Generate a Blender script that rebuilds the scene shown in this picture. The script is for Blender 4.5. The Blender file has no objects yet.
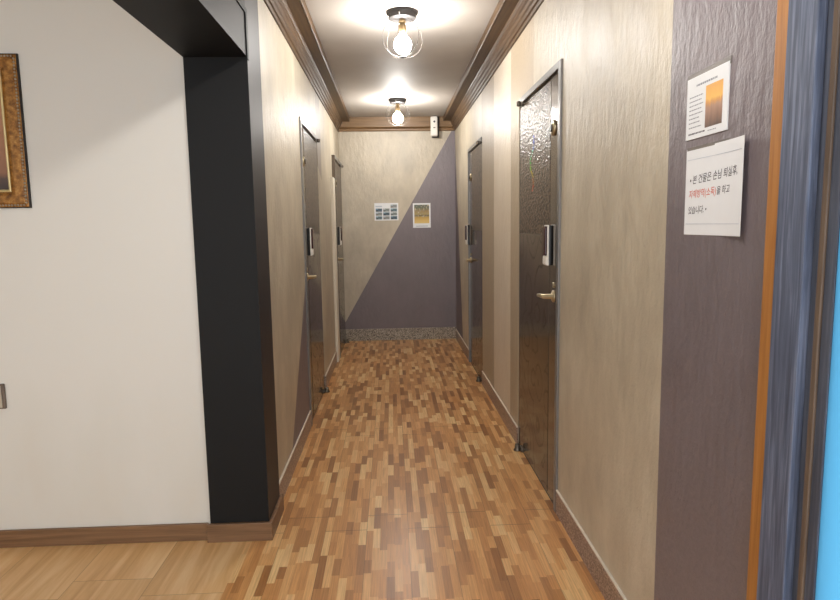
import bpy, bmesh, math, random
from mathutils import Vector, Matrix
random.seed(7)
C = bpy.context.scene.collection
PI = math.pi
XL, XR, YB, ZC = -.559, .734, 7.05, 2.5          # corridor: left wall, right wall, end wall, ceiling

# ------------------------------------------------------------------ helpers
def lin(r, g, b):
    f = lambda c: (c / 255 / 12.92) if c / 255 <= .04045 else ((c / 255 + .055) / 1.055) ** 2.4
    return (f(r), f(g), f(b), 1)

class NT:
    """tiny node builder"""
    def __init__(s, name):
        s.m = bpy.data.materials.new(name); s.m.use_nodes = True
        s.t = s.m.node_tree; s.t.nodes.clear()
        s.out = s.n('ShaderNodeOutputMaterial'); s.b = s.n('ShaderNodeBsdfPrincipled')
        s.l(s.b.outputs[0], s.out.inputs[0])
    def n(s, t, **k):
        o = s.t.nodes.new(t)
        for a, v in k.items(): setattr(o, a, v)
        return o
    def l(s, a, b): s.t.links.new(a, b)
    def put(s, sock, v):
        if isinstance(v, bpy.types.NodeSocket): s.l(v, sock)
        elif v is not None: sock.default_value = v
    def math(s, op, a, b=None, c=None):
        o = s.n('ShaderNodeMath', operation=op)
        for i, v in enumerate((a, b, c)):
            if v is not None: s.put(o.inputs[i], v)
        return o.outputs[0]
    def pos(s): return s.n('ShaderNodeNewGeometry').outputs['Position']
    def obj(s): return s.n('ShaderNodeTexCoord').outputs['Object']
    def sep(s, v):
        o = s.n('ShaderNodeSeparateXYZ'); s.l(v, o.inputs[0]); return o.outputs
    def comb(s, x, y, z):
        o = s.n('ShaderNodeCombineXYZ')
        for i, v in enumerate((x, y, z)): s.put(o.inputs[i], v)
        return o.outputs[0]
    def scale(s, v, sc):
        o = s.n('ShaderNodeMapping'); s.l(v, o.inputs[0]); o.inputs['Scale'].default_value = sc; return o.outputs[0]
    def noise(s, v, sc, det=4, rough=.55, dist=0):
        o = s.n('ShaderNodeTexNoise'); s.l(v, o.inputs['Vector'])
        o.inputs['Scale'].default_value = sc; o.inputs['Detail'].default_value = det
        o.inputs['Roughness'].default_value = rough; o.inputs['Distortion'].default_value = dist
        return o.outputs[0]
    def white(s, v):
        o = s.n('ShaderNodeTexWhiteNoise', noise_dimensions='3D'); s.l(v, o.inputs[0]); return o.outputs[0]
    def ramp(s, f, stops, interp='LINEAR'):
        o = s.n('ShaderNodeValToRGB'); s.l(f, o.inputs[0]); e = o.color_ramp; e.interpolation = interp
        while len(e.elements) < len(stops): e.elements.new(.5)
        for el, (p, c) in zip(e.elements, stops): el.position = p; el.color = c
        return o.outputs[0]
    def mix(s, f, a, b, mode='MIX'):
        o = s.n('ShaderNodeMix', data_type='RGBA', blend_type=mode)
        s.put(o.inputs[0], f); s.put(o.inputs[6], a); s.put(o.inputs[7], b); return o.outputs[2]
    def bump(s, h, st=.3, d=.002):
        o = s.n('ShaderNodeBump'); o.inputs['Strength'].default_value = st; o.inputs['Distance'].default_value = d
        s.l(h, o.inputs['Height']); s.l(o.outputs[0], s.b.inputs['Normal'])
    def set(s, **k):
        for a, v in k.items(): s.put(s.b.inputs[{'col': 'Base Color', 'ro': 'Roughness', 'me': 'Metallic', 'sp': 'Specular IOR Level',
                                               'coat': 'Coat Weight', 'cr': 'Coat Roughness', 'em': 'Emission Color', 'es': 'Emission Strength'}[a]], v)
        return s

def plain(name, col, ro=.5, me=0, sp=.5, var=.06, sc=25):
    """solid finish with a faint procedural variation in tone"""
    m = NT(name); c = lin(*col)
    d = tuple(x * (1 - var * 2) for x in c[:3]) + (1,)
    m.set(col=m.ramp(m.noise(m.obj(), sc, 3), [(.3, d), (.7, c)]), ro=ro, me=me, sp=sp)
    return m.m

class MB:
    """collects shapes into one mesh"""
    def __init__(s): s.bm = bmesh.new(); s.mi = 0
    def _take(s, vs):
        for f in {f for v in vs for f in v.link_faces}: f.material_index = s.mi
        return vs
    def box(s, x0, x1, y0, y1, z0, z1, bev=0, seg=2):
        r = bmesh.ops.create_cube(s.bm, size=1); vs = r['verts']
        for v in vs: v.co = Vector(((x0 + x1) / 2 + v.co.x * (x1 - x0), (y0 + y1) / 2 + v.co.y * (y1 - y0), (z0 + z1) / 2 + v.co.z * (z1 - z0)))
        s._take(vs)
        if bev:
            es = list({e for v in vs for e in v.link_edges})
            r = bmesh.ops.bevel(s.bm, geom=es, offset=bev, segments=seg, affect='EDGES', profile=.5)
            for f in r['faces']: f.material_index = s.mi
        return s
    def prism(s, pts, axis, a, b):
        """polygon pts in the two other axes, extruded along axis from a to b"""
        def mk(p, t):
            q = list(p); q.insert(axis, t); return s.bm.verts.new(q)
        A = [mk(p, a) for p in pts]; B = [mk(p, b) for p in pts]; n = len(pts)
        fs = [s.bm.faces.new(A), s.bm.faces.new(B[::-1])] + [s.bm.faces.new((A[i], B[i], B[(i + 1) % n], A[(i + 1) % n])) for i in range(n)]
        for f in fs: f.material_index = s.mi
        return s
    def tube(s, pts, r, n=10, closed=False, caps=True):
        pts = [Vector(p) for p in pts]; rings = []; N = len(pts)
        up = None
        for i, p in enumerate(pts):
            t = (pts[(i + 1) % N] - pts[i - 1]) if closed else (pts[min(i + 1, N - 1)] - pts[max(i - 1, 0)])
            t.normalize()
            if up is None: up = t.orthogonal().normalized()
            up = (up - t * up.dot(t)).normalized(); w = t.cross(up)
            rr = r[i] if isinstance(r, (list, tuple)) else r
            rings.append([s.bm.verts.new(p + (up * math.cos(2 * PI * k / n) + w * math.sin(2 * PI * k / n)) * rr) for k in range(n)])
        for i in range(N if closed else N - 1):
            A, B = rings[i], rings[(i + 1) % N]
            for k in range(n):
                f = s.bm.faces.new((A[k], A[(k + 1) % n], B[(k + 1) % n], B[k])); f.smooth = True; f.material_index = s.mi
        if caps and not closed:
            for R in (rings[0][::-1], rings[-1]): s.bm.faces.new(R).material_index = s.mi
        return s
    def lathe(s, prof, o=(0, 0, 0), axis=2, n=32, smooth=True):
        """profile of (radius, height) pairs turned about an axis"""
        o = Vector(o); rings = []
        for r, h in prof:
            ring = []
            for k in range(n if r > 1e-6 else 1):
                a = 2 * PI * k / n; c = [r * math.cos(a), r * math.sin(a)]; c.insert(axis, h)
                ring.append(s.bm.verts.new(o + Vector(c)))
            rings.append(ring)
        for A, B in zip(rings, rings[1:]):
            for k in range(n):
                q = []
                for v in (A[k % len(A)], A[(k + 1) % len(A)], B[(k + 1) % len(B)], B[k % len(B)]):
                    if v not in q: q.append(v)
                if len(q) > 2:
                    f = s.bm.faces.new(q); f.smooth = smooth; f.material_index = s.mi
        for R in (rings[0], rings[-1]):
            if len(R) > 2: s.bm.faces.new(R).material_index = s.mi
        return s
    def build(s, name, mats, parent=None):
        bmesh.ops.recalc_face_normals(s.bm, faces=s.bm.faces)
        me = bpy.data.meshes.new(name); s.bm.to_mesh(me); s.bm.free()
        for m in (mats if isinstance(mats, (list, tuple)) else [mats]): me.materials.append(m)
        o = bpy.data.objects.new(name, me); C.objects.link(o); o.parent = parent
        return o

def tag(o, label=None, cat=None, group=None, kind=None):
    for k, v in (('label', label), ('category', cat), ('group', group), ('kind', kind)):
        if v: o[k] = v
    return o
def empty(name, mat):
    o = bpy.data.objects.new(name, None); C.objects.link(o); o.empty_display_size = .05; o.matrix_world = mat; return o
def frame_right(y, z, x=XR):    # local x runs to the viewer's right, y up, z out of the wall
    return Matrix(((0, 0, -1, x), (-1, 0, 0, y), (0, 1, 0, z), (0, 0, 0, 1)))
def frame_left(y, z, x=XL):
    return Matrix(((0, 0, 1, x), (1, 0, 0, y), (0, 1, 0, z), (0, 0, 0, 1)))
def frame_back(x, z, y=YB):
    return Matrix(((1, 0, 0, x), (0, 0, -1, y), (0, 1, 0, z), (0, 0, 0, 1)))
def copy_tree(o, parent=None):
    c = o.copy(); C.objects.link(c); c.parent = parent
    for ch in list(o.children): copy_tree(ch, c)
    return c

# ------------------------------------------------------------------ materials
def plaster(name, zone):
    """hand-trowelled beige paint with painted colour zones; zone(m, x, y, z) yields [(mask, light, dark)]"""
    m = NT(name); p = m.pos(); x, y, z = m.sep(p)
    big = m.noise(p, 1.7, 5, .6, .4)
    cloud = m.noise(m.scale(p, (3, 3, 1.6)), 2.2, 6, .62)
    f = m.math('ADD', m.math('MULTIPLY', big, .45), m.math('MULTIPLY', cloud, .55))
    col = m.ramp(f, [(.34, lin(*BEIGE[0])), (.52, lin(*BEIGE[1])), (.68, lin(*BEIGE[2]))])
    for mask, a, b in zone(m, x, y, z):
        c2 = m.ramp(f, [(.35, lin(*a)), (.65, lin(*b))])
        col = m.mix(mask, col, c2)
    streak = m.noise(m.scale(p, (11, 11, 4.5)), 2.5, 5, .6)
    fine = m.noise(p, 60, 3, .6)
    h = m.math('ADD', m.math('MULTIPLY', streak, 1.0), m.math('MULTIPLY', fine, .22))
    m.bump(h, .7, .0090)
    m.set(col=col, ro=m.math('MULTIPLY_ADD', cloud, .22, .36), sp=1.0)
    return m.m
BEIGE = [(166, 154, 134), (188, 176, 154), (205, 194, 173)]
PURPLE = ((107, 97, 101), (120, 109, 113))
PALE = ((205, 190, 168), (216, 203, 184))
TAN = ((164, 147, 122), (176, 160, 136))

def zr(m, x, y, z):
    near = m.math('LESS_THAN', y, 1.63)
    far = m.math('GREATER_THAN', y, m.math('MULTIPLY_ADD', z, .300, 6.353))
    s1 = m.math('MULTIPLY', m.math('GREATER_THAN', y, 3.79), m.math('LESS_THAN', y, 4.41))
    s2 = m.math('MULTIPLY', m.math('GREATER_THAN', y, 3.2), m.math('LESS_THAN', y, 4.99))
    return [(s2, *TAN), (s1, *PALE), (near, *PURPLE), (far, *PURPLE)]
def zl(m, x, y, z):
    w = m.math('MULTIPLY', m.math('GREATER_THAN', y, m.math('MULTIPLY_ADD', z, .876, 3.17)), m.math('LESS_THAN', y, 4.4))
    g = m.math('MULTIPLY', m.math('MULTIPLY', m.math('GREATER_THAN', y, 4.9), m.math('LESS_THAN', y, 5.2)), m.math('GREATER_THAN', z, m.math('MULTIPLY_ADD', y, -.35, 3.51)))
    return [(w, *PURPLE), (g, (146, 132, 116), (156, 142, 126))]
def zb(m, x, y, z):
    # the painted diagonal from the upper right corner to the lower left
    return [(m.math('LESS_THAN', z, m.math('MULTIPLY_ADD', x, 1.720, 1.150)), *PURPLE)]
M = {}
M['plaster_left'] = plaster('beige plaster left', zl)
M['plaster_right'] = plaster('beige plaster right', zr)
M['plaster_back'] = plaster('beige plaster end', zb)
M['purple'] = plaster('purple grey paint', lambda m, x, y, z: [(1.0, *PURPLE)])

def white_wall():
    m = NT('white lobby paint'); p = m.pos(); x, y, z = m.sep(p)
    st = m.noise(m.scale(p, (2.2, 1, .7)), 1.6, 4, .5)
    low = m.math('MULTIPLY', m.math('SMOOTH_MIN', m.math('MULTIPLY_ADD', z, -.9, 1.2), 1.0, .2), st)
    col = m.ramp(low, [(.30, lin(222, 218, 209)), (.46, lin(219, 215, 205)), (.64, lin(217, 211, 199)), (.8, lin(214, 206, 192))])
    m.bump(m.noise(p, 90, 3), .08, .002)
    m.set(col=col, ro=.55, sp=.3); return m.m
M['white_wall'] = white_wall()

def ceiling_mat():
    m = NT('ceiling paint'); p = m.pos()
    m.set(col=m.ramp(m.noise(p, 2.0, 3), [(.3, lin(174, 166, 158)), (.7, lin(184, 177, 169))]), ro=.62, sp=.25)
    m.bump(m.noise(p, 5, 3), .12, .006); return m.m
M['ceiling'] = ceiling_mat()

def parquet():
    m = NT('strip parquet'); p = m.pos(); x, y, z = m.sep(p)
    W, L, PW, PL = .030, .33, .18, 1.22
    u = m.math('DIVIDE', m.math('ADD', x, 5.172), W); cu = m.math('FLOOR', u)
    off = m.white(m.comb(cu, 3.7, 0.0))
    v = m.math('ADD', m.math('DIVIDE', m.math('ADD', y, 10.0), L), m.math('MULTIPLY', off, 9.0)); cv = m.math('FLOOR', v); fv = m.math('FRACT', v)
    # a random break point inside every cell gives strips of uneven length
    br = m.math('MULTIPLY_ADD', m.white(m.comb(cu, cv, 5.0)), .5, .25)
    half = m.math('GREATER_THAN', fv, br)
    r = m.white(m.comb(cu, cv, m.math('ADD', half, .5)))
    col = m.ramp(r, [(0, lin(156, 106, 62)), (.12, lin(180, 128, 78)), (.30, lin(202, 146, 90)), (.55, lin(216, 161, 103)), (.78, lin(228, 179, 121)), (1, lin(240, 206, 150))])
    g = m.noise(m.comb(m.math('MULTIPLY', x, 170.0), m.math('MULTIPLY_ADD', r, 40.0, m.math('MULTIPLY', y, 5.0)), 0.0), 1.0, 5, .65)
    col = m.mix(.75, col, m.ramp(g, [(.3, (.60, .55, .50, 1)), (.65, (1.08, 1.06, 1.04, 1))]), 'MULTIPLY')
    # plank joints
    pu = m.math('DIVIDE', m.math('ADD', x, 5.172), PW); pc = m.math('FLOOR', pu); pf = m.math('FRACT', pu)
    pv = m.math('FRACT', m.math('ADD', m.math('DIVIDE', m.math('ADD', y, 9.5), PL), m.math('MULTIPLY', m.math('FRACT', m.math('MULTIPLY', pc, .5)), .22)))
    j = m.math('MAXIMUM', m.math('LESS_THAN', pf, .010), m.math('LESS_THAN', pv, .0032))
    col = m.mix(m.math('MULTIPLY', j, .6), col, lin(70, 46, 30))
    m.bump(m.math('SUBTRACT', m.noise(p, 9, 2), m.math('MULTIPLY', j, .5)), .10, .004)
    m.set(col=col, ro=m.math('MULTIPLY_ADD', g, .12, .26), sp=.5)
    return m.m
M['parquet'] = parquet()

def oak():
    m = NT('pale oak plank'); p = m.pos(); x, y, z = m.sep(p)
    PW, PL = .295, 1.25
    u = m.math('DIVIDE', m.math('ADD', x, 6.537), PW); cu = m.math('FLOOR', u); fu = m.math('FRACT', u)
    v = m.math('ADD', m.math('DIVIDE', m.math('ADD', y, 10.25), PL), m.math('MULTIPLY', m.math('FRACT', m.math('MULTIPLY', cu, .5)), .18)); cv = m.math('FLOOR', v); fv = m.math('FRACT', v)
    r = m.white(m.comb(cu, cv, 2.0))
    g = m.noise(m.comb(m.math('MULTIPLY', x, 24.0), m.math('MULTIPLY_ADD', r, 30.0, m.math('MULTIPLY', y, 1.7)), r), 1.0, 5, .6, .6)
    col = m.ramp(g, [(.28, lin(200, 152, 98)), (.5, lin(220, 176, 122)), (.72, lin(234, 198, 148))])
    col = m.mix(.35, col, m.ramp(r, [(0, (.84, .82, .8, 1)), (1, (1.05, 1.04, 1.02, 1))]), 'MULTIPLY')
    j = m.math('MAXIMUM', m.math('LESS_THAN', fu, .008), m.math('LESS_THAN', fv, .0022))
    col = m.mix(m.math('MULTIPLY', j, .5), col, lin(110, 76, 46))
    m.set(col=col, ro=.36, sp=.45); m.bump(m.math('SUBTRACT', g, j), .06, .003); return m.m
M['oak'] = oak()

def wood(name, dark, mid, light, axis=1, sc=60, ro=.35, sp=.5):
    m = NT(name); p = m.obj(); s = [sc, sc, sc]; s[axis] = sc / 25
    g = m.noise(m.scale(p, s), 1.0, 6, .65, .5)
    m.set(col=m.ramp(g, [(.3, lin(*dark)), (.5, lin(*mid)), (.72, lin(*light))]), ro=ro, sp=sp)
    m.bump(g, .15, .0015); return m.m
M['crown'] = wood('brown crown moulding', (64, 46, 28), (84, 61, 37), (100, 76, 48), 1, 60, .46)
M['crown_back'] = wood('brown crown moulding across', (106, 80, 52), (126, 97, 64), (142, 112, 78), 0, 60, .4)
M['base_brown'] = wood('brown wood baseboard', (100, 72, 48), (124, 92, 64), (142, 108, 78), 0, 60, .4)
M['frame_blue'] = wood('blue grey stained wood', (62, 68, 84), (88, 97, 118), (124, 134, 156), 1, 110, .5)
M['frame_blue_dark'] = wood('dark blue grey stained wood', (52, 56, 68), (72, 78, 92), (94, 100, 114), 1, 110, .5)
M['frame_brown'] = wood('worn brown wood', (78, 66, 58), (100, 84, 70), (122, 104, 88), 1, 110, .5)
M['orange_wood'] = wood('orange pine edge', (150, 98, 46), (170, 114, 56), (184, 128, 68), 1, 90, .45)

def granite(name, a, b, c):
    m = NT(name); p = m.pos()
    n = m.noise(p, 130, 3, .7)
    v = m.n('ShaderNodeTexVoronoi'); m.l(p, v.inputs['Vector']); v.inputs['Scale'].default_value = 170
    col = m.ramp(m.math('ADD', m.math('MULTIPLY', n, .6), m.math('MULTIPLY', m.sep(v.outputs['Color'])[0], .4)), [(.3, lin(*a)), (.48, lin(*b)), (.68, lin(*c))])
    m.set(col=col, ro=.3, sp=.5); return m.m
M['granite'] = granite('speckled granite', (84, 66, 58), (138, 114, 100), (180, 158, 142))
M['granite_grey'] = granite('speckled grey granite', (84, 76, 68), (140, 130, 116), (196, 186, 170))
M['cream'] = plain('cream board', (232, 224, 208), .5, var=.02)
M['caulk'] = plain('white sealant', (226, 218, 204), .5)
M['black_paint'] = plain('matt black paint', (21, 21, 21), .6, sp=.25, var=.05, sc=4)
M['black_satin'] = plain('satin black paint', (46, 42, 44), .5, sp=.3, var=.04, sc=4)
M['black_soft'] = plain('soft black paint', (46, 42, 44), .55, sp=.14, var=.04, sc=4)
M['black'] = plain('black gloss plastic', (16, 15, 15), .18)
M['dark_metal'] = plain('dark bronze metal', (48, 45, 44), .5, .15)
M['wire'] = plain('dark wire', (70, 64, 58), .5, .3)
M['steel'] = plain('brushed steel', (176, 172, 166), .3, .9)
M['jamb'] = plain('grey painted steel jamb', (128, 126, 124), .35, .4)
M['pivot_metal'] = plain('worn pivot metal', (112, 104, 94), .32, .8)
M['brass'] = plain('champagne brass', (204, 190, 160), .28, .9)
M['brass_socket'] = plain('antique brass', (170, 146, 108), .5, .5)
M['bronze_ring'] = plain('dark ring', (46, 40, 34), .3, .8)
M['paper'] = plain('white paper', (236, 238, 240), .6, sp=.3, var=.01)
M['ink'] = plain('black ink', (84, 82, 90), .7, sp=.1)
M['ink_red'] = plain('red ink', (222, 116, 96), .7, sp=.1)
M['ink_grey'] = plain('grey ink', (150, 152, 160), .7, sp=.1)
M['ink_faint'] = plain('faint blue rule', (200, 206, 216), .7, sp=.1)
M['sleeve'] = plain('grey film edge', (122, 116, 112), .25, sp=.5)
M['white_plastic'] = plain('white plastic', (232, 228, 220), .35, var=.02)
M['grey_plastic'] = plain('grey plastic', (120, 112, 102), .45)
M['brown_plastic'] = plain('brown plastic', (112, 96, 84), .4)
M['tan_plastic'] = plain('beige plastic', (190, 180, 160), .4)
M['red_glass'] = plain('dark red lens', (52, 12, 12), .08)
def blue_pane():
    # frosted blue glazing that lets the daylight outside shine through
    m = NT('frosted blue glazing'); t = m.n('ShaderNodeBsdfTranslucent'); x = m.n('ShaderNodeMixShader')
    t.inputs[0].default_value = lin(150, 200, 220); m.set(col=lin(80, 160, 226), ro=.4); x.inputs[0].default_value = .85
    m.l(m.b.outputs[0], x.inputs[1]); m.l(t.outputs[0], x.inputs[2]); m.l(x.outputs[0], m.out.inputs[0]); return m.m
M['blue'] = blue_pane()

def leaf_mat(name, kind):
    m = NT(name); p = m.obj(); base = lin(74, 62, 50)
    if kind == 'hammered':
        v = m.n('ShaderNodeTexVoronoi', feature='SMOOTH_F1'); m.l(m.scale(p, (60, 105, 60)), v.inputs['Vector']); v.inputs['Scale'].default_value = 1
        d = v.outputs['Distance']
        m.set(col=m.ramp(d, [(.1, lin(128, 110, 92)), (.65, lin(36, 29, 24))]), ro=.3, sp=.3, me=0.0)  # light centres and dark rims paint in the dimples' reflected contrast
        m.bump(d, .8, .0042)
    elif kind == 'burl':
        v = m.n('ShaderNodeTexVoronoi'); q = m.n('ShaderNodeVectorMath', operation='ADD'); sc = m.scale(p, (4.6, 4.2, 1))
        m.l(sc, q.inputs[0])
        n = m.n('ShaderNodeTexNoise'); m.l(sc, n.inputs['Vector']); n.inputs['Scale'].default_value = 1.3
        w = m.n('ShaderNodeVectorMath', operation='SCALE'); m.l(n.outputs[1], w.inputs[0]); w.inputs['Scale'].default_value = .3
        m.l(w.outputs[0], q.inputs[1]); m.l(q.outputs[0], v.inputs['Vector']); v.inputs['Scale'].default_value = 1
        s = m.math('SINE', m.math('MULTIPLY', v.outputs['Distance'], 22.0))
        line = m.math('GREATER_THAN', s, .88)
        g = m.noise(m.scale(p, (70, 3, 1)), 1, 4)
        col = m.ramp(g, [(.3, lin(70, 58, 46)), (.7, lin(88, 74, 60))])
        m.set(col=m.mix(m.math('MULTIPLY', line, .55), col, lin(34, 27, 22)), ro=m.math('MULTIPLY_ADD', line, .12, .13), sp=m.math('MULTIPLY_ADD', line, -.12, .42), me=.0)
        m.bump(m.math('MULTIPLY', line, -1.0), .15, .0006)
    else:
        g = m.noise(m.scale(p, (60, 2, 60)), 1, 4)
        m.set(col=m.ramp(g, [(.3, lin(84, 72, 60)), (.7, lin(98, 86, 72))]), ro=.16, sp=.6, me=.3)
    return m.m
M['leaf'] = leaf_mat('bronze door skin', 'plain'); M['hammered'] = leaf_mat('hammered door panel', 'hammered'); M['burl'] = leaf_mat('burl figured door panel', 'burl')

m = NT('lit bulb glass'); m.set(col=(1, 1, 1, 1), em=(1, .972, .93, 1), es=285.0); M['bulb'] = m.m

# ------------------------------------------------------------------ the shell
def struct(o, label=None, cat=None): return tag(o, label, cat, None, 'structure')

T = .12
D = {'r1': (2.66, 3.545), 'r2': (4.975, 5.83), 'l1': (4.0, 4.945), 'l2': (6.13, 7.03)}
DH = 2.0
def wall_run(x0, x1, y0, y1, z1, holes):
    b = MB(); y = y0
    for a, c, h in sorted(holes):
        b.box(x0, x1, y, a, 0, z1); b.box(x0, x1, a, c, h, z1); y = c
    b.box(x0, x1, y, y1, 0, z1); return b
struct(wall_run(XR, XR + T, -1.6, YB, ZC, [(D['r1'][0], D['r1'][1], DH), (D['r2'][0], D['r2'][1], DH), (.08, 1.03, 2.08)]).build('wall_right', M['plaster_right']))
struct(wall_run(XL - T, XL, 2.77, YB, ZC, [(D['l1'][0], D['l1'][1], DH), (D['l2'][0], D['l2'][1], DH)]).build('wall_left', M['plaster_left']))
struct(MB().box(XL - T, XR + T, YB, YB + T, 0, ZC).build('wall_back', M['plaster_back']))
struct(MB().box(-2.7, -.787, 2.54, 2.66, 0, ZC).build('wall_lobby', M['white_wall']))
struct(MB().box(-2.82, -2.7, -1.6, 2.66, 0, ZC).build('wall_lobby_side', M['white_wall']))
struct(MB().box(-2.82, XR + T, -1.6, YB + T, ZC, ZC + .1).build('ceiling', M['ceiling']))
struct(MB().box(-.637, XR + T, -1.6, YB + T, -.08, 0).build('floor', M['parquet']))
struct(MB().box(-2.82, -.637, -1.6, 2.66, -.08, 0).build('floor_lobby', M['oak']))

# column and the bulkhead it carries
b = MB(); b.box(-.787, -.5415, 2.52, 2.77, 0, ZC)
o = b.build('wall_column', [M['black_paint'], M['black_satin']])
for f in o.data.polygons:
    if f.normal.x > .9: f.material_index = 1
struct(o)
b = MB(); b.box(-.787, -.5415, -1.6, 2.52, 1.974, ZC)
o = b.build('wall_bulkhead', [M['black_paint'], M['black_soft'], M['white_wall']])
for f in o.data.polygons:
    f.material_index = 1 if f.normal.x > .9 else (2 if f.normal.x < -.9 else 0)
struct(o)
b = MB(); b.box(-.5415, -.536, 2.500, 2.526, 1.962, 2.152); b.box(-.5415, -.536, -1.6, 2.500, 2.132, 2.152)
struct(b.build('trim_1', M['black_paint']))

# crown mouldings: profile (distance from the wall, height)
PROF = [(0, 2.344), (.010, 2.344), (.012, 2.362), (.020, 2.366), (.022, 2.384), (.030, 2.390), (.0325, 2.410), (.041, 2.416), (.043, 2.436),
        (.050, 2.442), (.053, 2.452), (.122, 2.452), (.122, 2.456), (.125, 2.456), (.125, 2.450), (.128, 2.450), (.131, 2.453), (.131, 2.5), (0, 2.5)]
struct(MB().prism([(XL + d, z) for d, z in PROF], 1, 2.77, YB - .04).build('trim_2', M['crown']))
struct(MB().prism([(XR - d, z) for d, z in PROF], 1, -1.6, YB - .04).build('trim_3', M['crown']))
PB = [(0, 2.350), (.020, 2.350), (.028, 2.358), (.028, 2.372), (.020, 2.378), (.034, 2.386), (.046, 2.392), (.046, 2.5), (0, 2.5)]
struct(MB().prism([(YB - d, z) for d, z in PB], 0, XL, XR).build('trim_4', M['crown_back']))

struct(MB().box(XL, XL + .026, 5.94, 6.125, 0, 1.775, .002).build('trim_5', M['cream']))   # cream board beside the last door

# baseboards
def side_base(name, segs, x0, x1, mat):
    b = MB()
    for a, c in segs:
        b.mi = 0; b.box(x0, x1, a, c, 0, .105); b.mi = 1; b.box(x0, x1, a, c, .105, .112)
    struct(b.build(name, [mat, M['caulk']]))
side_base('baseboard_right', [(1.10, D['r1'][0] - .0), (D['r1'][1], D['r2'][0]), (D['r2'][1], YB - .012)], XR - .008, XR, M['granite'])
side_base('baseboard_left', [(2.77, D['l1'][0]), (D['l1'][1], 5.94)], XL, XL + .008, M['granite'])
struct(MB().box(XL, XR, YB - .012, YB, 0, .135).build('baseboard_back', M['granite_grey']))
b = MB(); b.box(-2.7, -.80, 2.527, 2.54, 0, .075, .002)
struct(b.build('baseboard_lobby', M['base_brown']))
b = MB(); b.box(-.80, -.527, 2.505, 2.52, 0, .08, .002); b.box(-.5415, -.527, 2.52, 2.79, 0, .08, .002)
struct(b.build('baseboard_column', M['base_brown']))

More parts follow.
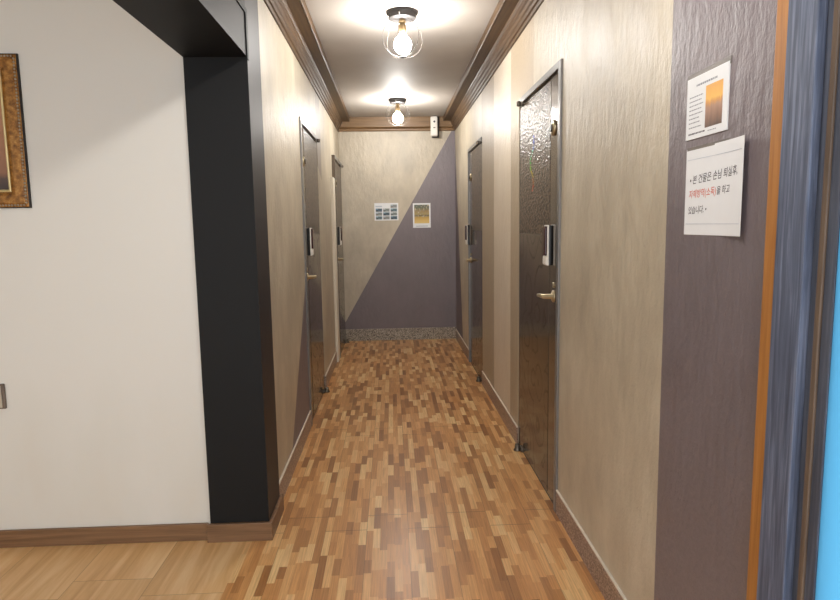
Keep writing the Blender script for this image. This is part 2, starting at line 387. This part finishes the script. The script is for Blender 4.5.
# ------------------------------------------------------------------ apartment doors
def make_door(name, mat, w, lock, proud=0.0, h=DH, jamb='jamb'):
    """lock = +1 / -1: local side carrying lock and lever; the pivots sit on the other side"""
    r = empty(name, mat); tag(r, kind='structure'); J = .036; P = proud
    for s in (-1, 1):
        J2, fz, mt = (J, .010 + P, jamb) if s == lock else (.012, -.003 + P, 'dark_metal')
        b = MB(); e = s * w / 2; b.box(min(e, e - s * J2), max(e, e - s * J2), 0, h, -.10, fz, .002)
        b.box(min(e, e - s * (J2 + .02)), max(e, e - s * (J2 + .02)), 0, h, -.10, -.052 + P)
        b.build('door_jamb', M[mt], r)
    MB().box(-w / 2 + .014, w / 2 - .014, 0, .005, -.10, -.004 + P).build('threshold', M['dark_metal'], r)
    MB().box(-w / 2 + .014, w / 2 - .014, h - .06, h - .02, -.10, -.052 + P).build('head_stop', M['jamb'], r)
    b = MB(); b.box(-w / 2 + (J if lock < 0 else .012), w / 2 - (J if lock > 0 else .012), h - .03, h, -.10, .010 + P, .002); b.build('door_head', M['jamb'], r)
    lw = w / 2 - J - .002; hw = w / 2 - .014; z1 = -.004 + P; z0 = z1 - .04
    lf = MB().box(min(lock * lw, -lock * hw), max(lock * lw, -lock * hw), .006, h - .033, z0, z1, .002).build('door_leaf', M['leaf'], r)
    xs = lock * (lw - .165); xe = -lock * (hw - .004)
    a, c = min(xs, xe), max(xs, xe)
    MB().box(a, c, 1.262, h - .045, z1 - .001, z1 + .0018, .0008).build('hammered_panel', M['hammered'], lf)
    MB().box(a, c, .012, 1.254, z1 - .001, z1 + .0018, .0008).build('burl_panel', M['burl'], lf)
    # door viewer
    px = lock * (lw - .105)
    v = MB().lathe([(.034, z1), (.034, z1 + .006), (.029, z1 + .011), (.020, z1 + .012)], (px, 1.738, 0), 2, 28).build('door_viewer', M['brass'], lf)
    MB().lathe([(.019, z1 + .0118), (.017, z1 + .016), (.008, z1 + .017), (0, z1 + .014)], (px, 1.738, 0), 2, 24).build('viewer_lens', M['bronze_ring'], v)
    # digital lock: back housing, silver shell, dark sliding cover, keypad foot
    lx = lock * (lw - .075)
    k = MB().box(lx - .036, lx + .036, 1.125, 1.310, z1, z1 + .016, .008, 3).build('digital_lock', M['grey_plastic'], lf)
    MB().box(lx - .034, lx + .034, 1.129, 1.307, z1 + .014, z1 + .034, .004, 2).build('gasket', M['black'], k)
    MB().box(lx - .033, lx + .033, 1.127, 1.309, z1 + .034, z1 + .042, .0038, 3).build('lock_shell', M['white_plastic'], k)
    MB().box(lx - .027, lx + .027, 1.172, 1.303, z1 + .040, z1 + .053, .006, 3).build('lock_cover', M['red_glass'], k)
    MB().box(lx - .029, lx + .029, 1.130, 1.170, z1 + .040, z1 + .049, .006, 3).build('battery_cover', M['white_plastic'], k)
    # lever handle
    hz = .985
    g = MB().lathe([(.027, z1), (.027, z1 + .006), (.022, z1 + .010), (.012, z1 + .012), (.011, z1 + .050), (.0, z1 + .052)], (lx, hz, 0), 2, 28).build('lever_handle', M['brass'], lf)
    MB().tube([(lx, hz, z1 + .046), (lx - lock * .02, hz, z1 + .050), (lx - lock * .06, hz - .002, z1 + .050), (lx - lock * .115, hz - .006, z1 + .046), (lx - lock * .122, hz - .006, z1 + .042)], [.011, .0105, .009, .008, .004], 14).build('lever', M['brass'], g)
    MB().lathe([(.012, z1), (.012, z1 + .006), (.007, z1 + .007)], (lx, hz + .052, 0), 2, 20).build('thumb_turn', M['brass'], g)
    # pivots
    for nm, yy, dz in (('top_pivot', h - .035, 1), ('floor_pivot', .012, 0)):
        e = -lock * (w / 2 - .10)
        b = MB(); b.box(e - .040, e + .030, yy - .009, yy + .009, z1 - .002, z1 + .014, .003)
        b.lathe([(.0, yy - .014), (.010, yy - .013), (.012, yy - .009), (.012, yy + .009), (.010, yy + .013), (0, yy + .014)], (e - lock * .012, 0, z1 + .026), 1, 18)
        b.box(e - lock * .012 - .009, e - lock * .012 + .009, yy - .008, yy + .008, z1 + .010, z1 + .03, .002)
        if not dz:
            b.lathe([(.0, .0), (.022, .0), (.022, .006), (.016, .014), (.012, .040), (0, .041)], (e - lock * .012, 0, z1 + .026), 1, 18)
        b.build(nm, M['pivot_metal'], r)
    return r
def painted_glints(leaf, x, z):  # rainbow glints of lamplight on the panel, painted as coloured chips
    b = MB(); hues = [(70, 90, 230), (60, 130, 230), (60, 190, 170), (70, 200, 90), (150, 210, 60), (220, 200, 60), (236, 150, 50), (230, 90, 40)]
    mats = [plain('painted glint tint', h, .3, .7) for h in hues]
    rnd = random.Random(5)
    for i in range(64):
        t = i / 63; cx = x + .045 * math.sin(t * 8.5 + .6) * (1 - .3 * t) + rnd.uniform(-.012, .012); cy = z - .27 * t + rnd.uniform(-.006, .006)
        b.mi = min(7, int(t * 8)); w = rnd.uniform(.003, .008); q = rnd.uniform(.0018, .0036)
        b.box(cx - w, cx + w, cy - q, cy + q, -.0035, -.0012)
    b.build('painted_glints', mats, leaf)
def yc(k): return (D[k][0] + D[k][1]) / 2
def yw(k): return D[k][1] - D[k][0]
d1 = make_door('door_1', frame_right(yc('r1'), 0), yw('r1'), 1)
painted_glints([c for c in d1.children if c.name.startswith('door_leaf')][0], -.13, 1.755)
make_door('door_2', frame_right(yc('r2'), 0), yw('r2'), -1)
make_door('door_3', frame_left(yc('l1'), 0), yw('l1'), -1)
make_door('door_4', frame_left(yc('l2'), 0), yw('l2'), -1, .020, jamb='leaf')

# the entrance: stained casing with an orange edge and a blue leaf
r = empty('door_5', frame_right(.555, 0)); tag(r, kind='structure')
def strip(nm, ya, yb, x0, x1, mat, parent=r, z1=2.1):
    # world y range -> local x, world x range -> local z
    MB().box(.555 - yb, .555 - ya, 0, z1, XR - x1, XR - x0, .002).build(nm, M[mat], parent)
strip('edge_strip', 1.111, 1.157, .714, .742, 'orange_wood')
strip('door_casing', 1.031, 1.111, .706, .742, 'frame_blue')
strip('casing_groove', 1.009, 1.031, .722, .80, 'frame_blue_dark')
strip('door_stop', .996, 1.009, .716, .80, 'frame_brown')
strip('inner_casing', .972, .996, .720, .80, 'frame_blue_dark')
strip('inner_casing', .085, .111, .722, .80, 'frame_blue_dark')
strip('door_casing', -.02, .085, .708, .742, 'frame_blue')
MB().box(-.43, .47, 2.06, 2.14, -.05, .026, .002).build('door_head', M['frame_blue'], r)
MB().box(-.417, .444, .006, 2.06, .004, .011, .001).build('door_pane', M['blue'], r)

# ------------------------------------------------------------------ ceiling lamps
def make_lamp(label, y, x=.088):
    r = empty('ceiling_lamp', Matrix.Translation((x, y, ZC)))
    tag(r, label, 'ceiling lamp', 'caged bulb lamps along the corridor ceiling')
    MB().lathe([(.0, 0), (.088, 0), (.088, -.012), (.084, -.015), (.079, -.016), (.079, -.034), (.074, -.039), (.0, -.039)], n=40).build('base_plate', M['dark_metal'], r)
    for a in (-.25, PI + .25, PI / 2 + .2, -PI / 2 - .2):
        MB().lathe([(0, -.006), (.005, -.005), (.007, 0), (.0, .003)], (math.cos(a) * .081, math.sin(a) * .081, -.027), 0, 12).build('screw_cap', M['steel'], r)
    MB().lathe([(0, -.038), (.019, -.038), (.019, -.056), (.015, -.060), (.015, -.066), (.021, -.070), (.021, -.118), (.017, -.124), (0, -.124)], n=24).build('bulb_socket', M['brass_socket'], r)
    bz = -.176; prof = [(.0, bz - .050)]
    for k in range(1, 12):
        a = -PI / 2 + k * PI / 14; prof.append((.050 * math.cos(a), bz + .050 * math.sin(a)))
    prof += [(.022, bz + .05), (.016, bz + .062), (0, bz + .062)]
    MB().lathe(prof, n=28).build('bulb', M['bulb'], r)
    for k in range(6):
        a = PI * 2 * k / 6 + .3; pts = []
        for i in range(25):
            t = -1.42 + i * (2.84 / 24); pts.append((math.cos(a) * (.118 * math.cos(t) ** .85), math.sin(a) * .118 * math.cos(t) ** .85, -.142 + .102 * math.sin(t)))
        MB().tube(pts, .0013, 6).build('cage_wire', M['wire'], r)
    MB().lathe([(.018, -.241), (.0205, -.2425), (.018, -.244), (.0155, -.2425), (.018, -.241)], n=24).build('cage_ring', M['wire'], r)
    return r
make_lamp('caged globe ceiling lamp nearer the viewer, the larger of the two in view', 3.63)
make_lamp('caged globe ceiling lamp at the far end, close to the end wall', 6.05)
make_lamp('caged globe ceiling lamp over the lobby opening, just above the picture', 1.23)
make_lamp('unseen caged globe ceiling lamp added for light behind the viewer', -1.0)  # extra lamp out of view, added for its light

# ------------------------------------------------------------------ dispenser high on the end wall
r = empty('air_freshener_dispenser', frame_back(.498, 2.382, YB - .046))
tag(r, 'white wall-mounted air freshener box high on the end wall under the ceiling corner', 'air freshener')
MB().box(-.024, .056, -.114, .112, 0, .03, .006).build('back_plate', M['dark_metal'], r)
MB().box(-.040, .036, -.104, .108, .03, .082, .014, 4).build('housing', M['white_plastic'], r)
MB().lathe([(.011, .080), (.011, .0835), (.004, .0835)], (0, .050, 0), 2, 18).build('spray_nozzle', M['ink'], r)
MB().box(-.012, .012, -.02, -.008, .080, .083, .002).build('status_window', M['grey_plastic'], r)

# ------------------------------------------------------------------ papers on the end wall
def sheet(parent, w, h, mat='paper', z0=-.0004, z1=.0016, name='sheet'):
    return MB().box(-w / 2, w / 2, -h / 2, h / 2, z0, z1).build(name, M[mat], parent)
def photo_mat(name, stops, sc=12, vert=.6):
    m = NT(name); p = m.obj(); x, y, z = m.sep(p)
    f = m.math('ADD', m.math('MULTIPLY', y, vert), m.math('MULTIPLY', m.noise(p, sc, 3), .8))
    m.set(col=m.ramp(f, stops), ro=.35, sp=.4); return m.m
r = empty('photo_sheet', frame_back(-.046, 1.467)); tag(r, 'white landscape sheet of small blue-grey photos on the beige half of the end wall', 'poster')
sheet(r, .27, .195)
k = 0
for row in range(4):
    for col in range(3):
        if row == 0 and col < 2: continue
        k += 1
        top = [(150, 180, 196), (170, 186, 200), (120, 156, 176), (196, 204, 206)][k % 4]; bot = [(58, 72, 74), (84, 92, 88), (40, 48, 54), (120, 116, 104)][(k * 3) % 4]
        mt = photo_mat('small landscape print', [(.28, lin(*bot)), (.46, lin(*[(a + c) // 2 for a, c in zip(top, bot)])), (.54, lin(*top))], 40, 6.0)
        # each print's own height range
        o = MB().box(-.036, .036, -.018, .018, 0, .0006).build('photo_print', mt, r); o.location = (-.084 + col * .084, .062 - row * .043, .0016)
MB().box(-.122, -.05, .052, .068, .0016, .002).build('sky_band', M['ink_faint'], r)

r = empty('poster', frame_back(.352, 1.420)); tag(r, 'small portrait poster with yellow group photo on the purple half of the end wall', 'poster')
sheet(r, .20, .275)
m = NT('group outing print'); p = m.obj(); x, y, z = m.sep(p)
rows = m.math('SINE', m.math('MULTIPLY', y, 105.0)); people = m.noise(m.scale(p, (1, .8, 1)), 62, 3, .7)
c1 = m.ramp(m.math('MULTIPLY_ADD', y, 4.4, .5), [(.0, lin(226, 204, 130)), (.25, lin(214, 178, 96)), (.42, lin(190, 150, 62)), (.5, lin(90, 78, 44)), (.56, lin(170, 150, 84)), (.72, lin(150, 122, 70)), (.86, lin(92, 98, 70)), (1, lin(74, 90, 76))])
m.set(col=m.mix(m.math('MULTIPLY', m.math('GREATER_THAN', people, .54), m.math('GREATER_THAN', y, -.02)), c1, m.ramp(people, [(.5, lin(56, 46, 34)), (.66, lin(206, 188, 150))])), ro=.35)
o = MB().box(-.084, .084, -.088, .120, .0016, .0022).build('photo_print', m.m, r)
MB().box(-.066, .070, -.122, -.117, .0016, .002).build('caption_line', M['ink_grey'], r)

# ------------------------------------------------------------------ notices on the purple wall
def text(body, x0, x1, y, mat, parent, z=.0020, shear=.12, name='lettering', rot=0.0):
    cu = bpy.data.curves.new('lettering_curve', 'FONT'); cu.body = body; cu.size = .02; cu.shear = shear; cu.offset = .00012
    t = bpy.data.objects.new('tmp', cu); C.objects.link(t); bpy.context.view_layer.update()
    me = bpy.data.meshes.new_from_object(t.evaluated_get(bpy.context.evaluated_depsgraph_get()))
    C.objects.unlink(t); bpy.data.objects.remove(t)
    xs = [v.co.x for v in me.vertices]; ys = [v.co.y for v in me.vertices]
    s = (x1 - x0) / (max(xs) - min(xs)); cy = (max(ys) + min(ys)) / 2; mx = min(xs)
    for v in me.vertices:
        px = x0 + (v.co.x - mx) * s; v.co = Vector((px, y + (v.co.y - cy) * s * 1.02 + rot * px, z))
    me.materials.clear(); me.materials.append(M[mat])
    o = bpy.data.objects.new(name, me); C.objects.link(o); o.parent = parent; return o

# lower notice, its near edge lifting off the wall
r = empty('notice', frame_right(1.392, 1.388)); tag(r, 'white paper notice with black and red handwriting-style lines, lower of two on purple wall', 'notice')
W, H = .270, .206; CURL = lambda x: .0 + .011 * max(0, (x + .02) / (W / 2 + .02)) ** 2.2 * (1 if x > -.02 else 0)
bm = bmesh.new(); nx = 24; grid = []
for i in range(nx + 1):
    x = -W / 2 + W * i / nx; zz = CURL(x)
    grid.append([bm.verts.new((x, sy * H / 2, zz + dz)) for sy in (-1, 1) for dz in (0, .0005)])
for A, B in zip(grid, grid[1:]):
    for q in ((0, 2), (2, 3), (3, 1), (1, 0)): bm.faces.new((A[q[0]], A[q[1]], B[q[1]], B[q[0]]))
bm.faces.new([grid[0][i] for i in (0, 1, 3, 2)]); bm.faces.new([grid[-1][i] for i in (0, 2, 3, 1)])
bmesh.ops.recalc_face_normals(bm, faces=bm.faces)
me = bpy.data.meshes.new('sheet'); bm.to_mesh(me); bm.free(); me.materials.append(M['paper'])
o = bpy.data.objects.new('sheet', me); C.objects.link(o); o.parent = r
lets = [text('• 본 건물은 손님 퇴실후,', -.112, .108, .032, 'ink', r, rot=.04), text('자체방역(소독)', -.115, .012, -.004, 'ink_red', r, rot=.03),
        text('을 하고', .016, .074, -.003, 'ink', r, rot=.03), text('있습니다. •', -.115, -.028, -.041, 'ink', r, rot=.03)]
for nm, yy in (('rule_line', .077), ('rule_line', -.077)):
    b = MB()
    for i in range(20): b.box(-.128 + i * .0127, -.128 + (i + 1) * .0127, yy - .0006, yy + .0006, 0, .0002)
    lets.append(b.build(nm, M['ink_faint'], r))
for o in lets:
    base = .0020 if o.name.startswith('lettering') else .0
    for v in o.data.vertices: v.co.z = v.co.z - base + CURL(v.co.x) + .0008
MB().box(-.132, .06, .100, .107, -.0004, .0006).build('tape_strip', M['sleeve'], r)

r = empty('notice', frame_right(1.437, 1.586)); tag(r, 'small white notice with an orange sunset photo, the upper of two on the purple wall', 'notice')
sheet(r, .188, .144, z0=-.0004, z1=.0026)
MB().box(-.096, .098, .066, .082, .0002, .0014).build('film_edge', M['sleeve'], r)
m = NT('sunset print'); p = m.obj(); x, y, z = m.sep(p)
st = m.noise(m.scale(p, (90, 10, 1)), 1, 3)
m.set(col=m.ramp(m.math('ADD', m.math('MULTIPLY_ADD', y, 8.2, .38), m.math('MULTIPLY', st, .22)),
    [(0, lin(76, 62, 56)), (.2, lin(130, 96, 80)), (.42, lin(176, 136, 112)), (.5, lin(214, 150, 70)), (.56, lin(240, 186, 84)), (.75, lin(232, 168, 66)), (1, lin(216, 158, 66))]), ro=.3)
MB().box(-.002, .072, -.054, .040, .0026, .0030).build('photo_print', m.m, r)
b = MB()
def dashes(b, x0, x1, y, h, seed):
    rnd = random.Random(seed); x = x0
    while x < x1:
        w = rnd.uniform(.004, .010); b.box(x, min(x + w, x1), y - h, y + h, .0026, .0028); x += w + .0022
dashes(b, -.048, .046, .050, .0022, 1)
b.build('heading_line', M['ink_grey'], r)
for i, yy in enumerate((.026, .016, .006, -.004, -.014, -.024, -.034, -.045)):
    b = MB(); dashes(b, -.080, (-.016, -.022, -.014, -.02, -.014, -.03, -.026, -.02)[i], yy, .0012, 20 + i)
    b.build('text_line', M['ink_grey'], r)
b = MB(); dashes(b, -.080, .0, -.060, .0018, 44); b.build('text_line', M['ink'], r)
b = MB(); dashes(b, .012, .050, -.062, .0010, 45); b.build('text_line', M['ink_grey'], r)

# ------------------------------------------------------------------ lobby wall: framed picture and outlet
FW = lambda z: z
r = empty('picture_frame', Matrix(((1, 0, 0, -1.684), (0, 0, -1, 2.54), (0, 1, 0, 1.700), (0, 0, 0, 1))))
tag(r, 'ornate gold-framed landscape painting hanging on the white wall, cut by the photo edge', 'painting')
W2, H2, B = .27, .292, .072
def gilt():
    m = NT('mottled antique gilt'); p = m.obj()
    n = m.noise(p, 42, 4, .65)
    m.set(col=m.ramp(n, [(.3, lin(92, 58, 24)), (.5, lin(150, 102, 46)), (.7, lin(190, 140, 74))]), ro=.34, me=.35, sp=.5); m.bump(n, .2, .003); return m.m
M['gilt'] = gilt(); M['gold'] = plain('bright gold', (226, 206, 150), .35, .4); M['silver_bead'] = plain('tarnished silver bead', (170, 160, 142), .35, .6); M['frame_edge'] = plain('dark frame edge', (30, 24, 20), .5)
def moulding(nm, w, h, prof, mat, parent):
    """frame of the profile (inset, depth) swept round a rectangle"""
    bm = bmesh.new(); loops = []
    for d, z in prof:
        loops.append([bm.verts.new((sx * (w - d), sy * (h - d), z)) for sx, sy in ((-1, -1), (1, -1), (1, 1), (-1, 1))])
    n = len(loops)
    for i in range(n):
        A, Bb = loops[i], loops[(i + 1) % n]
        for k in range(4): bm.faces.new((A[k], A[(k + 1) % 4], Bb[(k + 1) % 4], Bb[k]))
    b = MB(); b.bm.free(); b.bm = bm; return b.build(nm, M[mat], parent)
moulding('frame_edge', W2, H2, [(0, .0), (0, .010), (.002, .012), (.004, .012), (.004, .0)], 'frame_edge', r)
moulding('frame_moulding', W2 - .004, H2 - .004, [(0, .002), (0, .012), (.014, .020), (.044, .021), (.058, .017), (.058, .002)], 'gilt', r)
moulding('gold_slip', W2 - .062, H2 - .062, [(0, .004), (0, .022), (.004, .024), (.009, .020), (.009, .004)], 'gold', r)
b = MB()
nb = 44
for s in (-1, 1):
    for i in range(nb):
        t = -1 + (i + .5) * 2 / nb
        b.lathe([(0, -.005), (.0042, -.002), (.0042, .002), (0, .005)], (s * (W2 - .011), t * (H2 - .014), .0165), 1, 6)
        b.lathe([(0, -.005), (.0042, -.002), (.0042, .002), (0, .005)], (t * (W2 - .014), s * (H2 - .011), .0165), 0, 6)
b.build('bead_row', M['silver_bead'], r)
m = NT('landscape painting'); p = m.obj(); x, y, z = m.sep(p)
m.set(col=m.ramp(m.math('ADD', m.math('MULTIPLY_ADD', y, 1.9, .42), m.math('MULTIPLY', m.noise(p, 9, 5), .16)),
    [(.05, lin(60, 50, 46)), (.16, lin(92, 74, 66)), (.22, lin(150, 106, 80)), (.5, lin(168, 120, 88)), (.8, lin(176, 136, 100)), (1, lin(150, 124, 98))]), ro=.4)
MB().box(-W2 + .07, W2 - .07, -H2 + .07, H2 - .07, .006, .014).build('canvas', m.m, r)

r = empty('wall_outlet', Matrix(((1, 0, 0, -1.643), (0, 0, -1, 2.54), (0, 1, 0, .650), (0, 0, 0, 1))))
tag(r, 'brown-edged square wall socket low on the white wall at the left photo edge', 'wall socket')
MB().box(-.058, .058, -.052, .052, 0, .012, .003).build('back_box', M['brown_plastic'], r)
MB().box(-.050, .048, -.046, .046, .012, .016, .002).build('face_plate', M['tan_plastic'], r)
MB().lathe([(.022, .0155), (.022, .019), (.019, .019), (.018, .0165), (0, .0165)], (0, 0, 0), 2, 24).build('socket', M['white_plastic'], r)

# ------------------------------------------------------------------ camera
f, yaw, pit, rol = 618.5924, .0450, -.1216, -.0153
fw = Vector((math.sin(yaw) * math.cos(pit), math.cos(yaw) * math.cos(pit), math.sin(pit)))
rt = Vector((math.cos(yaw), -math.sin(yaw), 0)); up = rt.cross(fw)
c, s = math.cos(rol), math.sin(rol)
R, U = rt * c + up * s, up * c - rt * s
cd = bpy.data.cameras.new('camera'); co = bpy.data.objects.new('camera', cd); C.objects.link(co)
co.matrix_world = Matrix(((R.x, U.x, -fw.x, 0), (R.y, U.y, -fw.y, 0), (R.z, U.z, -fw.z, 1.32), (0, 0, 0, 1)))
cd.sensor_fit = 'HORIZONTAL'; cd.sensor_width = 36; cd.lens = f * 36 / 840; cd.clip_start = .02
sc = bpy.context.scene; sc.camera = co

# ------------------------------------------------------------------ daylight from the glazed front behind the viewer
w = bpy.data.worlds.new('daylight'); sc.world = w; w.use_nodes = True
bg = w.node_tree.nodes['Background']; bg.inputs[0].default_value = (.95, .97, 1, 1); bg.inputs[1].default_value = 2.7

vs = sc.view_settings; vs.view_transform = 'Standard'; vs.look = 'None'; vs.gamma = 1; vs.use_curve_mapping = False; vs.exposure = .1
sc.cycles.use_denoising = True; sc.cycles.sample_clamp_indirect = 6; sc.cycles.max_bounces = 8
